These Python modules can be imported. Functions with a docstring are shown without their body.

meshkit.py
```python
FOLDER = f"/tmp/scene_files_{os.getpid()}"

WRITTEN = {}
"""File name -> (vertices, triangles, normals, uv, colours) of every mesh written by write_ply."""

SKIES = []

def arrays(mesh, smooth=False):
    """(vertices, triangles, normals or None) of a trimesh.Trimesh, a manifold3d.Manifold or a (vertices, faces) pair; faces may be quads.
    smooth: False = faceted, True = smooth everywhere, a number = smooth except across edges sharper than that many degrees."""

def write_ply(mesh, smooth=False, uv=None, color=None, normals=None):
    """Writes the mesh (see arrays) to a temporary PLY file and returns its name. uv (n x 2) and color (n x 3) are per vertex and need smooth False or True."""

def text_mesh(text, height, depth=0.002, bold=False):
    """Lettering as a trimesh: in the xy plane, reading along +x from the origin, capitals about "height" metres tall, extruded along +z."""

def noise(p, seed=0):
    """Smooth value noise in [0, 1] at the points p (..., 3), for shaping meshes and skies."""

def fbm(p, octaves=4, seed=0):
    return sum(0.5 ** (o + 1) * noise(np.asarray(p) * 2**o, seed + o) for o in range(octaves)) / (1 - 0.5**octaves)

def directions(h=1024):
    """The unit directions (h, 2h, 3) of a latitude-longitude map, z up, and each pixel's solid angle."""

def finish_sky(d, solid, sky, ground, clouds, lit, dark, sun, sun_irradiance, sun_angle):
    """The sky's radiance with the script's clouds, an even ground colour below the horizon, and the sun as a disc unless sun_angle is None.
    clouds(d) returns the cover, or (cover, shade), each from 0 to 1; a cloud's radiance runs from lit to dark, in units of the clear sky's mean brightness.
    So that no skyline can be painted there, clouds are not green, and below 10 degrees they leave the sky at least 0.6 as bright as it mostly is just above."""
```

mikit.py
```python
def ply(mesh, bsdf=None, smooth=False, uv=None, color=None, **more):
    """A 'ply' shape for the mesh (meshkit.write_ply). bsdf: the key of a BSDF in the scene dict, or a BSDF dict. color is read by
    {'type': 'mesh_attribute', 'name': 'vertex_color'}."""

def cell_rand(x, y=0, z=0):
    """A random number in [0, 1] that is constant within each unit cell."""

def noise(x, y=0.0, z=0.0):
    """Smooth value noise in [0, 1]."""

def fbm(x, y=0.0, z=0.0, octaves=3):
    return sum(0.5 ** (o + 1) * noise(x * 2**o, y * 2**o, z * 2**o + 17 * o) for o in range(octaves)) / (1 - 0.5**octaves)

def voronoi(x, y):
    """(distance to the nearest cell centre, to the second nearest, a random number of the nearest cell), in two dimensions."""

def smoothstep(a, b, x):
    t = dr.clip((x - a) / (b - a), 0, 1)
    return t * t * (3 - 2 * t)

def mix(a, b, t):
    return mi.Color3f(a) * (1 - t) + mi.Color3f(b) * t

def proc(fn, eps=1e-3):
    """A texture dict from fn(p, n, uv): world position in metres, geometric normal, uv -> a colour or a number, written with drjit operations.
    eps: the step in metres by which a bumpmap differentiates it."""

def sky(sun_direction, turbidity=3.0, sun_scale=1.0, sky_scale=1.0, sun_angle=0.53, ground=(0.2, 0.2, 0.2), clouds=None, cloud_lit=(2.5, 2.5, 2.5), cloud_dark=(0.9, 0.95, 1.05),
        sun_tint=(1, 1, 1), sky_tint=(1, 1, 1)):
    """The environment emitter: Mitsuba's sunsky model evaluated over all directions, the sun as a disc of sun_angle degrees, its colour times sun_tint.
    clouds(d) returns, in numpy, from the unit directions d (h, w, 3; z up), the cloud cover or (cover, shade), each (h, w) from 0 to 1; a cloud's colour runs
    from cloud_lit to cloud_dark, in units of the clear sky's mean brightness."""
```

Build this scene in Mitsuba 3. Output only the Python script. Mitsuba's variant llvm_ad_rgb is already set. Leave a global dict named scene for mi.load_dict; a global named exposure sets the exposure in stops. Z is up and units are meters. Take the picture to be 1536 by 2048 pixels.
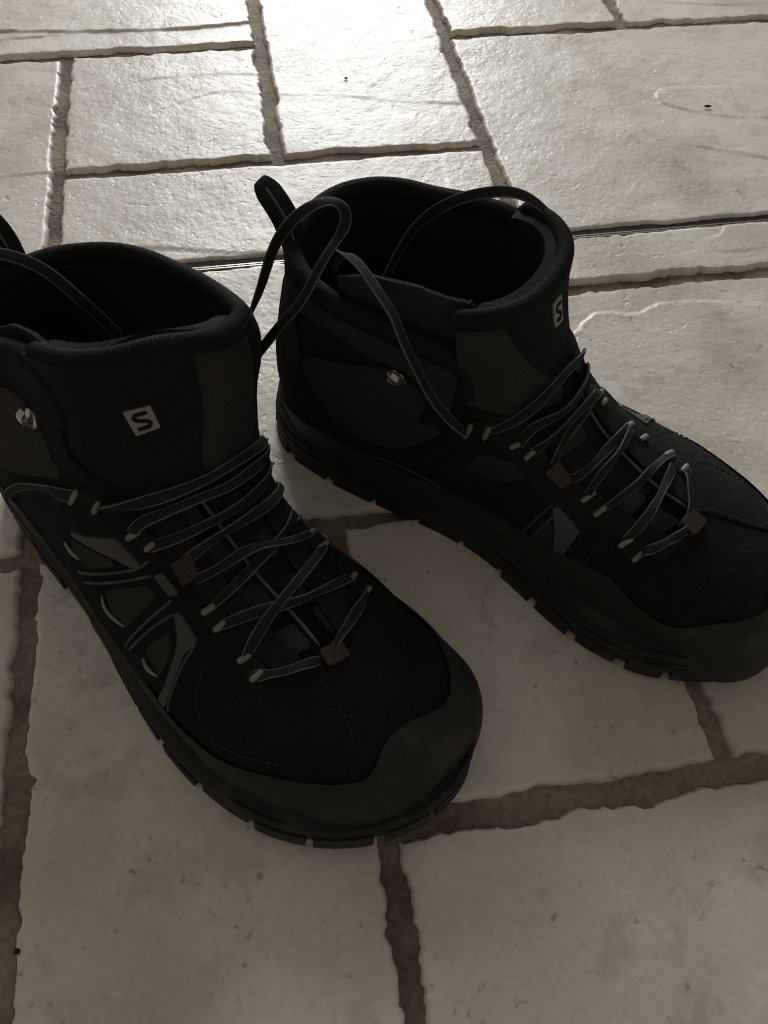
import math
import numpy as np
import trimesh
import manifold3d as m3
import shapely.geometry as sg
import shapely.ops as so
import mitsuba as mi
import drjit as dr
import mikit
import meshkit
from scipy.interpolate import CubicSpline, PchipInterpolator
from scipy.spatial import cKDTree

T = mi.ScalarTransform4f
# ---------------------------------------------------------------- camera, light, exposure
exposure = 0.0
EYE = np.array([0.0, 0.0, 0.406])
FOCAL, YAW, PITCH, ROLL = 1656.0, 0.21916, 0.99610, 0.06315      # focal length in pixels of a 2048 high picture


def camera_axes():
    f = np.array([math.sin(YAW) * math.cos(PITCH), math.cos(YAW) * math.cos(PITCH), -math.sin(PITCH)])
    r = np.array([math.cos(YAW), -math.sin(YAW), 0.0])
    u = np.cross(r, f)
    c, s = math.cos(ROLL), math.sin(ROLL)
    return c * r + s * u, -s * r + c * u, f


RIGHT, UP, FWD = camera_axes()
scene = {"type": "scene"}
labels = {}
scene["camera"] = {
    "type": "thinlens", "fov": 2 * math.degrees(math.atan(1024 / FOCAL)), "fov_axis": "y",
    "aperture_radius": 0.0006, "focus_distance": 0.48, "near_clip": 0.01, "far_clip": 60.0,
    "to_world": T().look_at(origin=EYE.tolist(), target=(EYE + FWD).tolist(), up=UP.tolist()),
}


def quad(cx, cy, cz, ax, w, h):
    """An upright w x h rectangle centred there; ax: the horizontal unit direction along its width. Faces towards ax rotated by -90 degrees."""
    a, c, z = np.array([ax[0], ax[1], 0.0]), np.array([cx, cy, cz]), np.array([0, 0, 1.0])
    v = np.array([c - a * w / 2 - z * h / 2, c + a * w / 2 - z * h / 2, c + a * w / 2 + z * h / 2, c - a * w / 2 + z * h / 2])
    return trimesh.Trimesh(v, [[0, 1, 2], [0, 2, 3]], process=False)


# daylight through a glazed door of the room, a few steps beyond the tiles, and the faint light of the room itself
scene["window_light"] = mikit.ply(quad(0.32, 2.75, 1.15, (1, -0.05), 0.95, 2.1), None,
                                  emitter={"type": "area", "radiance": {"type": "rgb", "value": [10.4, 10.8, 10.8]}})
scene["room_light"] = {"type": "constant", "radiance": {"type": "rgb", "value": [0.206, 0.186, 0.158]}}


# ---------------------------------------------------------------- materials
def rgb(*c):
    return {"type": "rgb", "value": list(c)}


N, FB, SS, MIX = mikit.noise, mikit.fbm, mikit.smoothstep, mikit.mix


def mat(name, base, rough, spec=0.5, bump=None, scale=1.0, eps=3e-4, **kw):
    b = {"type": "principled", "base_color": base if isinstance(base, dict) else rgb(*base), "roughness": rough, "specular": spec, **kw}
    if bump is not None:
        b = {"type": "bumpmap", "arbitrary": mikit.proc(bump, eps), "scale": scale, "bsdf": b}
    scene[name] = {"type": "twosided", "bsdf": b}
    return name


def tile_color(p, n, uv):
    x, y = p[0] * 0.83 - p[1] * 0.56, p[0] * 0.56 + p[1] * 0.83
    big = FB(x * 14 + 3.1, y * 14 + 1.7, 0.5, 3)
    mid = FB(x * 55 + 9.1, y * 55, 2.5, 4)
    fine = FB(x * 420, y * 420, 5.5, 3)
    c = MIX((0.70, 0.645, 0.57), (0.55, 0.485, 0.41), SS(0.35, 0.75, big))
    c = MIX(c, (0.40, 0.325, 0.25), SS(0.52, 0.74, mid) * 0.45 * SS(0.3, 0.7, FB(x * 9 + 5, y * 9, 4.4, 2)))
    spot = FB(x * 260 + 7, y * 260, 3.3, 3)
    c = MIX(c, (0.20, 0.155, 0.12), SS(0.66, 0.78, spot) * 0.6 * SS(0.40, 0.62, mid))
    return c * (0.86 + 0.28 * fine)


def tile_bump(p, n, uv):
    x, y = p[0] * 0.83 - p[1] * 0.56, p[0] * 0.56 + p[1] * 0.83
    a = FB(x * 230, y * 230, 1.5, 4)
    return a * 0.00048 - SS(0.64, 0.80, FB(x * 300 + 31, y * 270, 4.4, 2)) * 0.00026


mat("tile_glaze", mikit.proc(tile_color), 0.38, 0.5, tile_bump, 1.0, 4e-4)


def grout_color(p, n, uv):
    x, y = p[0], p[1]
    a, b = FB(x * 35, y * 35, 0.3, 3), FB(x * 500, y * 500, 0.9, 2)
    return MIX((0.25, 0.205, 0.155), (0.135, 0.102, 0.074), SS(0.35, 0.7, a)) * (0.7 + 0.6 * b)


mat("grout_sand", mikit.proc(grout_color), 0.75, 0.3, lambda p, n, uv: FB(p[0] * 500, p[1] * 500, p[2] * 500, 3) * 0.0012, 1.0, 4e-4)
mat("groove_shade", (0.022, 0.018, 0.014), 0.8, 0.2)  # near-black colour standing in for the shade down in the expansion groove
mat("metal_profile", (0.42, 0.40, 0.37), 0.35, metallic=0.8)


def cloth(c, tint=0.35, f=900.0, dust=0.0):
    def fn(p, n, uv):
        a = mi.Color3f(*c) * (1 - tint / 2 + tint * FB(p[0] * f, p[1] * f, p[2] * f, 2)) * (0.75 + 0.5 * FB(p[0] * 45, p[1] * 45, p[2] * 45, 3))
        if dust:
            d = SS(0.50, 0.80, FB(p[0] * 70, p[1] * 70, p[2] * 110, 4)) * (0.35 + 0.65 * N(p[0] * 800, p[1] * 800, p[2] * 800))
            a = MIX(a, (0.088, 0.079, 0.068), d * dust)
        return a
    return mikit.proc(fn)


def grain(f, h):
    return lambda p, n, uv: FB(p[0] * f, p[1] * f, p[2] * f, 2) * h


def knit(p, n, uv):
    return (dr.sin(p[0] * 2600 + p[2] * 1900) * dr.sin(p[1] * 2600 - p[2] * 1900) + FB(p[0] * 900, p[1] * 900, p[2] * 900, 2)) * 0.0003


mat("nubuck", cloth((0.0120, 0.0122, 0.0130), 0.6, 1100.0, 0.10), 0.92, 0.08, lambda p, n, uv: FB(p[0] * 900, p[1] * 900, p[2] * 900, 3) * 0.0007 + FB(p[0] * 120, p[1] * 120, p[2] * 120, 2) * 0.0009, 1.0, 2e-4, sheen=0.1)
mat("black_fabric", cloth((0.0125, 0.0125, 0.0132), 0.5), 0.9, 0.2, grain(1500, 0.0006), 1.0, 2e-4)
mat("grey_fabric", cloth((0.033, 0.0305, 0.0295), 0.6, 1300.0), 0.88, 0.2, knit, 1.0, 1.5e-4)
mat("rubber", cloth((0.0165, 0.0158, 0.0150), 0.35, 500.0, 0.32), 0.66, 0.3, lambda p, n, uv: FB(p[0] * 700, p[1] * 700, p[2] * 700, 2) * 0.0004 + FB(p[0] * 90, p[1] * 90, p[2] * 90, 3) * 0.0015, 1.0, 3e-4)
mat("midsole_foam", cloth((0.0150, 0.0140, 0.0133), 0.35, 500.0, 0.28), 0.75, 0.3, grain(300, 0.0006), 1.0, 3e-4)

# ---------------------------------------------------------------- helpers
taken = {}


def key_for(name):
    k = taken.get(name, -1) + 1
    taken[name] = k
    return name if k == 0 else f"{name}_{k:03d}"


def put(name, mesh, bsdf, smooth=30, parent=None, **lab):
    key = key_for(name if parent is None else f"{parent}__{name}")
    scene[key] = mikit.ply(mesh, bsdf, smooth=smooth)
    if lab:
        labels[key] = lab
    return key


def tm(m):
    """Manifold -> trimesh."""
    a = m.to_mesh()
    return trimesh.Trimesh(a.vert_properties[:, :3], a.tri_verts, process=False)


def mani(t):
    return m3.Manifold(m3.Mesh(np.asarray(t.vertices, np.float32), np.asarray(t.faces, np.uint32)))


def spline(pts, n, closed=False):
    p = np.asarray(pts, float)
    if closed:
        p = np.vstack([p, p[:1]])
    s = np.r_[0, np.cumsum(np.linalg.norm(np.diff(p, axis=0), axis=1) ** 0.6)]
    cs = CubicSpline(s, p, bc_type="periodic" if closed else "natural")
    return cs(np.linspace(0, s[-1], n, endpoint=not closed))


# ---------------------------------------------------------------- floor
floor_m = 0.172
AX = [-0.143 - floor_m, -0.143, 0.029, 0.201, 0.378, 0.378 + floor_m, 0.378 + 2 * floor_m]
B7, B6, SLOT, B5, B3, B1 = 0.083, 0.2545, 0.483, 0.427, 0.600, 0.772
LOW, TOP, FAR = -0.27, 0.0, 1.12
GAP = 0.0085


def tile(x0, x1, y0, y1, seed, gap=(1, 1, 1, 1), clefts=(), lift=0.0):
    """One handmade tile: an uneven slab with chipped arrises. gap: share of the half joint on the left, right, near and far side."""
    rng = np.random.default_rng(seed)
    h = GAP / 2
    x0, x1, y0, y1 = x0 + h * gap[0], x1 - h * gap[1], y0 + h * gap[2], y1 - h * gap[3]
    st = 0.0017
    nx, ny = max(int((x1 - x0) / st), 8), max(int((y1 - y0) / st), 8)
    u, v = np.meshgrid(np.linspace(0, 1, nx + 1), np.linspace(0, 1, ny + 1), indexing="ij")
    X, Y = x0 + (x1 - x0) * u, y0 + (y1 - y0) * v

    def nz(a, b, f, s):
        return meshkit.fbm(np.stack([a * f, b * f, np.full_like(a, s * 3.7)], -1), 3, seed * 7 + s) - 0.5

    def chip(t, s):  # how far an edge wanders inwards along t (metres)
        a = meshkit.fbm(np.stack([t * 55, t * 0 + s, t * 0 + seed], -1), 3, s + seed)
        b = meshkit.noise(np.stack([t * 130, t * 0 + s, t * 0 + seed * 1.3], -1), s + seed + 50)
        c = meshkit.noise(np.stack([t * 24, t * 0 + s, t * 0 + seed * 1.7], -1), s + seed + 90)
        b2 = meshkit.noise(np.stack([t * 260, t * 0 + s, t * 0 + seed * 2.3], -1), s + seed + 150)
        return 0.0038 * (a - 0.5) + 0.0024 * np.clip(b - 0.5, 0, 1) / 0.5 + 0.0016 * np.clip(b2 - 0.5, 0, 1) / 0.5 + 0.004 * np.clip(c - 0.78, 0, 1) / 0.22
    band = 0.009
    eL, eR = chip(Y, 1) * np.exp(-(X - x0) / band), chip(Y, 2) * np.exp(-(x1 - X) / band)
    eN, eF = chip(X, 3) * np.exp(-(Y - y0) / band), chip(X, 4) * np.exp(-(y1 - Y) / band)
    d = np.minimum(np.minimum(X - x0, x1 - X), np.minimum(Y - y0, y1 - Y))
    ragged = 0.5 + 0.9 * (meshkit.fbm(np.stack([X * 110, Y * 110, X * 0 + seed], -1), 2, seed) )
    r = 0.0029 * ragged
    drop = 0.0024 * (1 - np.sqrt(np.clip(1 - (1 - np.clip(d / r, 0, 1)) ** 2, 0, 1)))
    Z = lift + 0.0016 * nz(X, Y, 9, 1) + 0.0012 * nz(X, Y, 32, 2) + 0.0005 * nz(X, Y, 90, 3) + 0.00032 * nz(X, Y, 260, 4) - drop
    for (pts, depth) in clefts:                       # a cleft: the sheet on its left lies a little higher than on its right
        line = spline(pts, 120)
        tree = cKDTree(line)
        dd, ii = tree.query(np.stack([X, Y], -1) + 0.004 * np.stack([nz(X, Y, 70, 11) + .6 * nz(X, Y, 240, 13), nz(X, Y, 70, 12) + .6 * nz(X, Y, 240, 14)], -1))
        tg = np.gradient(line, axis=0)[ii]
        s = (X - line[ii, 0]) * tg[..., 1] - (Y - line[ii, 1]) * tg[..., 0]
        s = dd * np.sign(s)
        Z = Z + .75 * depth * (np.clip(0.5 - s / 0.0020, 0, 1) - 0.5) * np.exp(-(np.abs(s) / 0.02)) * np.clip(1.6 * meshkit.noise(np.stack([X * 45, Y * 45, X * 0 + seed], -1), seed + 31), .15, 1)
    X2, Y2 = X + eL - eR, Y + eN - eF
    top = np.stack([X2, Y2, Z], -1).reshape(-1, 3)
    i, j = np.meshgrid(np.arange(nx), np.arange(ny), indexing="ij")
    a = i * (ny + 1) + j
    f = np.stack([a, a + ny + 1, a + ny + 2, a + 1], -1).reshape(-1, 4)
    f = np.vstack([f[:, [0, 1, 2]], f[:, [0, 2, 3]]])
    k = np.arange((nx + 1) * (ny + 1)).reshape(nx + 1, ny + 1)
    rim = np.r_[k[:, 0], k[-1, 1:], k[-2::-1, -1], k[0, -2:0:-1]]
    low = top[rim].copy()
    low[:, 2] = -0.022
    cen = np.array([(x0 + x1) / 2, (y0 + y1) / 2])
    n0 = len(top)
    q = np.arange(len(rim))
    w = np.stack([rim, n0 + q, n0 + np.roll(q, -1), np.roll(rim, -1)], -1)
    f = np.vstack([f, w[:, [0, 1, 2]], w[:, [0, 2, 3]]])
    return trimesh.Trimesh(np.vstack([top, low]), f, process=False)


def grout_sheet():
    xs, ys = np.arange(-0.62, 1.02, 0.004), np.arange(-0.34, 1.40, 0.004)
    X, Y = np.meshgrid(xs, ys, indexing="ij")
    Z = -0.0042 + 0.0022 * (meshkit.fbm(np.stack([X * 60, Y * 60, X * 0], -1), 3, 5) - 0.5)
    Z[(Y > SLOT - 0.006) & (Y < SLOT + 0.010)] = -0.020
    v = np.stack([X, Y, Z], -1).reshape(-1, 3)
    ny = len(ys)
    i, j = np.meshgrid(np.arange(len(xs) - 1), np.arange(ny - 1), indexing="ij")
    a = i * ny + j
    f = np.stack([a, a + ny, a + ny + 1, a + 1], -1).reshape(-1, 4)
    return trimesh.Trimesh(v, np.vstack([f[:, [0, 1, 2]], f[:, [0, 2, 3]]]), process=False)


put("floor", grout_sheet(), "grout_sand", True)
labels["floor"] = {"label": "tiled floor of cream stone-look tiles with brown grout", "kind": "structure"}
A = AX
TILES = [
    # x0, x1, y0, y1, seed, gaps, clefts
    (A[0] - .172, A[2], B1, FAR, 1, (1, 1, 1, 1), [([(-.30, .800), (-.22, .815), (-.14, .812), (-.05, .806), (.03, .812)], .0026), ([(-.30, .785), (-.24, .797), (-.17, .806)], .0018)]),
    (A[0], A[1], SLOT + .0050, B1, 2, (1, 1, 0, 1), [([(-.32, .60), (-.25, .602), (-.143, .605)], .0012)]),
    (A[1], A[2], B3, B1, 3, (1, 1, 1, 1), [([(-.14, .715), (-.09, .722), (-.03, .728), (.03, .722)], .0008), ([(-.06, .68), (-.01, .70), (.03, .69)], .0007)]),
    (A[2], A[3], B3, FAR, 4, (1, 1, 1, 1), [([(.03, .690), (.08, .686), (.13, .672), (.2, .66)], .0009)]),
    (A[1], A[3], SLOT + .0050, B3, 5, (1, 1, 0, 1), [([(-.143, .512), (-.08, .508), (-.03, .497), (.02, .492), (.06, .500), (.09, .49)], .0013), ([(.165, .60), (.158, .57), (.160, .545)], .001)]),
    (A[3], A[4], B1, FAR, 6, (1, 1, 1, 1), []),
    (A[4], A[6], B1, FAR, 7, (1, 1, 1, 1), [([(.44, .81), (.50, .80), (.6, .805)], .001)]),
    (A[3], A[5] + .02, SLOT + .0050, B1, 8, (1, 1, 0, 1), [([(.395, .665), (.372, .662), (.368, .648), (.385, .632), (.425, .615), (.47, .612)], .0014), ([(.385, .575), (.42, .560), (.46, .545), (.55, .548)], .0012)]),
    (A[3], A[5] + .02, B5, SLOT - .0042, 9, (1, 1, 1, 0), [([(.36, .484), (.352, .468), (.335, .462), (.34, .452), (.36, .448)], .0011)]),
    (A[3], A[5] + .02, B7, B5, 10, (1, 1, 1, 1), [([(.19, .37), (.215, .388), (.235, .4), (.26, .396), (.28, .403), (.33, .398), (.37, .392), (.40, .385)], -.0016)]),
    (A[1], A[3], B6, SLOT - .0042, 11, (1, 1, 1, 0), []),
    (A[0], A[1], B6, SLOT - .0042, 12, (1, 1, 1, 0), []),
    (A[0], A[1], -.09, B6, 13, (1, 1, 1, 1), []),
    (A[1], A[2], -.09, B6, 14, (1.2, 1.2, 1, 1), []),
    (A[2], A[3], B7, B6, 15, (.8, .8, 1.3, 1), []),
    (A[2], A[4], LOW, B7, 16, (1.2, 1, 1, 1.4), []),
    (A[5] + .02, A[6] + .2, B1 - .345, B1, 17, (1, 1, 1, 1), []),
    (A[0] - .172, A[0], SLOT + .0050, B1, 18, (1, 1, 0, 1), []),
    (A[0] - .172, A[0], -.09, SLOT - .0042, 19, (1, 1, 1, 0), []),
    (A[4], A[6], LOW, B7, 20, (1, 1, 1, 1), []),
    (A[5] + .02, A[6] + .2, B7, B1 - .345, 21, (1, 1, 1, 1), []),
    (A[0] - .172, A[2], LOW, -.09, 22, (1, 1, 1, 1), []),
]
for x0, x1, y0, y1, sd, gp, cl in TILES:
    put("tile", tile(x0, x1, y0, y1, sd, gp, cl, lift=0.0008 * math.sin(sd * 2.3)), "tile_glaze", 40, "floor")
b = trimesh.creation.box((1.64, 0.0009, 0.024))
b.apply_translation((0.2, SLOT - 0.0016, -0.0128))
b2 = trimesh.creation.box((1.64, 0.0009, 0.024))
b2.apply_translation((0.2, SLOT - 0.0034, -0.0130))
b3 = trimesh.creation.box((1.64, 0.0064, 0.016))  # strip added in the groove so that it looks deeply shaded
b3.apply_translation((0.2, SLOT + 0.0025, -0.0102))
put("groove_shade_strip", b3, "groove_shade", False, "floor", label="dark strip added as the shade inside the straight expansion joint")
put("expansion_strip", trimesh.util.concatenate([b, b2]), "metal_profile", False, "floor", label="thin metal strip set along the dark expansion joint")

# ---------------------------------------------------------------- the boot's last: an inflated side silhouette
SIDE = [(0.013, -.05), (0.011, .03), (0.0075, .05), (0.0085, .075), (0.014, .10), (0.019, .125), (0.020, .150), (0.018, .175), (0.016, .21),
        (0.148, .21), (0.1435, .185), (0.1420, .165), (0.1425, .147), (0.1475, .125), (0.158, .103), (0.182, .0825), (0.209, .0700), (0.238, .0620),
        (0.261, .0580), (0.280, .0530), (0.292, .0435), (0.2975, .030), (0.298, .015), (0.297, -.05)]
PX = np.array([-.02, 0, .03, .07, .11, .15, .19, .22, .25, .275, .32])
WM = PchipInterpolator(PX, [.035, .035, .036, .036, .034, .036, .043, .048, .047, .044, .041])      # medial half width of the foot
WL = PchipInterpolator(PX, [.035, .035, .037, .039, .043, .049, .054, .055, .051, .044, .038])      # lateral
YC = PchipInterpolator(PX, [0, 0, 0, 0, 0, 0, 0, 0, .002, .005, .008])


def sstep(a, b, x):
    t = np.clip((x - a) / (b - a), 0, 1)
    return t * t * (3 - 2 * t)


def thin(X, Z):
    """The outer side falls away more steeply above the ball of the foot."""
    return .019 * sstep(.042, .078, Z) * sstep(.11, .16, X) * (1 - sstep(.235, .285, X))


def outline(pts, n=40):
    """The side silhouette with its corners kept at the two ends of the top edge."""
    p = np.array(pts)
    k = 9
    return np.vstack([spline(p[:k], 160), spline(p[k:], 300)])


_side = outline(SIDE)
_side_poly = sg.Polygon(_side)
RES = 0.0022
GX, GY, GZ = np.arange(-.012, .318, RES), np.arange(-.068, .0681, RES), np.arange(-.012, .206, RES)


def side_distance():
    import shapely
    X, Z = np.meshgrid(GX, GZ, indexing="ij")
    pt = shapely.points(X.ravel(), Z.ravel())
    d = shapely.distance(_side_poly.exterior, pt).reshape(X.shape)
    return np.where(shapely.contains(_side_poly, pt).reshape(X.shape), d, -d), X, Z


_D, _X2, _Z2 = side_distance()


def surface_net(F, origin, h):
    """Naive surface nets of the field F (inside negative)."""
    s = F < 0
    nx, ny, nz = F.shape
    acc, cnt = np.zeros((nx - 1, ny - 1, nz - 1, 3)), np.zeros((nx - 1, ny - 1, nz - 1))
    corner = [(a, b, c) for a in (0, 1) for b in (0, 1) for c in (0, 1)]

    def at(A_, o):
        return A_[o[0]:nx - 1 + o[0], o[1]:ny - 1 + o[1], o[2]:nz - 1 + o[2]]
    for o in corner:
        for ax in range(3):
            if o[ax]:
                continue
            o2 = tuple(o[k] + (k == ax) for k in range(3))
            f0, f1 = at(F, o), at(F, o2)
            x = (f0 < 0) != (f1 < 0)
            t = f0[x] / (f0[x] - f1[x])
            p = np.tile(np.array(o, float), (len(t), 1))
            p[:, ax] += t
            acc[x] += p
            cnt[x] += 1
    on = cnt > 0
    idx = -np.ones(cnt.shape, int)
    idx[on] = np.arange(on.sum())
    v = (np.argwhere(on) + acc[on] / cnt[on][:, None]) * h + origin
    faces = []
    for ax in range(3):
        b, c = (ax + 1) % 3, (ax + 2) % 3
        sl0, sl1 = [slice(1, -1)] * 3, [slice(1, -1)] * 3
        sl0[ax], sl1[ax] = slice(0, -1), slice(1, None)
        s0, s1 = s[tuple(sl0)], s[tuple(sl1)]
        e = np.argwhere(s0 != s1)
        e[:, b] += 1
        e[:, c] += 1
        inside = s[tuple(e.T)]
        q = []
        for db, dc in ((-1, -1), (0, -1), (0, 0), (-1, 0)):
            g = e.copy()
            g[:, b] += db
            g[:, c] += dc
            q.append(idx[tuple(g.T)])
        q = np.stack(q, -1)
        q = np.where(inside[:, None], q, q[:, ::-1])
        faces.append(q)
    q = np.vstack(faces)
    return trimesh.Trimesh(v, np.vstack([q[:, [0, 1, 2]], q[:, [0, 2, 3]]]), process=False)


_bodies = {}


def body(k=0.0):
    """The last, grown by k metres, as a closed smooth mesh cut off at the grid's top and bottom."""
    k = round(k, 5)
    if k in _bodies:
        return _bodies[k]
    X, Z, d = _X2, _Z2, _D + k
    up = sstep(.055, .115, Z) * (1 - sstep(.15, .21, X) )
    ws = .0405 + .0035 * sstep(.10, .16, Z)
    wm, wl = WM(X) * (1 - up) + ws * up + k, (WL(X) - thin(X, Z)) * (1 - up) + ws * up + k
    yc = YC(X)
    R = .036 + .009 * up - .002 * sstep(.2, .27, X) + k
    a = 1 - np.minimum(d / R, 1)
    p = 2.35
    Y = GY[None, :, None]
    yy = Y - yc[:, None, :]
    b_ = np.where(yy > 0, yy / wm[:, None, :], -yy / wl[:, None, :])
    F = (np.abs(a[:, None, :]) ** p + b_ ** p) ** (1 / p) - 1
    F = np.maximum(F, np.maximum(GZ[None, None, :] - .2035, -.0100 - GZ[None, None, :]) / 0.04)
    m = surface_net(F, np.array([GX[0], GY[0], GZ[0]]), RES)
    trimesh.smoothing.filter_taubin(m, iterations=12)
    _bodies[k] = m
    return m


def prism_y(poly, y0, y1):
    """A polygon in the side view (x, z), between y0 and y1."""
    cs = m3.CrossSection([np.asarray(poly, float)], m3.FillRule.NonZero)
    return m3.Manifold.extrude(cs, y1 - y0).rotate((90, 0, 0)).translate((0, y1, 0))


def prism_z(poly, z0, z1):
    cs = m3.CrossSection([np.asarray(poly, float)], m3.FillRule.NonZero)
    return m3.Manifold.extrude(cs, z1 - z0).translate((0, 0, z0))


def shell(out, inn):
    return mani(body(out)) - mani(body(inn))


SOLE = [(0.0, 0.0), (0.004, 0.016), (0.018, 0.031), (0.045, 0.037), (0.08, 0.037), (0.115, 0.0345), (0.15, 0.036), (0.185, 0.0445), (0.215, 0.0515), (0.245, 0.052),
        (0.272, 0.045), (0.293, 0.031), (0.3045, 0.010), (0.3015, -0.012), (0.287, -0.032), (0.265, -0.047), (0.235, -0.0560), (0.20, -0.0575), (0.165, -0.053), (0.13, -0.0465),
        (0.09, -0.042), (0.05, -0.039), (0.02, -0.032), (0.004, -0.016)]
SOLE_LINE = spline(SOLE, 300, True) * [1, 1.12]


def toe_spring(x):
    return .017 * np.clip((x - .20) / .105, 0, 1) ** 2 + .003 * np.clip((.04 - x) / .04, 0, 1) ** 2


def ring_loft(line, rings):
    """Rings of the outline: (grow, function of x giving z); capped at both ends."""
    tg = np.roll(line, -1, 0) - np.roll(line, 1, 0)
    tg /= np.linalg.norm(tg, axis=1, keepdims=True)
    nr = np.stack([tg[:, 1], -tg[:, 0]], -1)
    if sg.Polygon(line).contains(sg.Point(line[0] + nr[0] * .002)):
        nr = -nr
    v, n = [], len(line)
    for grow, zf in rings:
        p = line + nr * (grow if np.isscalar(grow) else grow(line[:, 0], line[:, 1])[:, None])
        v.append(np.c_[p, zf(line[:, 0])])
    c0, c1 = np.r_[v[0].mean(0)], np.r_[v[-1].mean(0)]
    V = np.vstack(v + [c0[None], c1[None]])
    i, j = np.meshgrid(np.arange(len(rings) - 1), np.arange(n), indexing="ij")
    a, b_ = i * n + j, i * n + (j + 1) % n
    q = np.stack([a, b_, b_ + n, a + n], -1).reshape(-1, 4)
    f = np.vstack([q[:, [0, 1, 2]], q[:, [0, 2, 3]]])
    j = np.arange(n)
    e0, e1 = len(V) - 2, len(V) - 1
    k = (len(rings) - 1) * n
    f = np.vstack([f, np.c_[np.full(n, e0), (j + 1) % n, j], np.c_[np.full(n, e1), k + j, k + (j + 1) % n]])
    m = trimesh.Trimesh(V, f, process=False)
    if m.volume < 0:
        m.invert()
    return m


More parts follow.
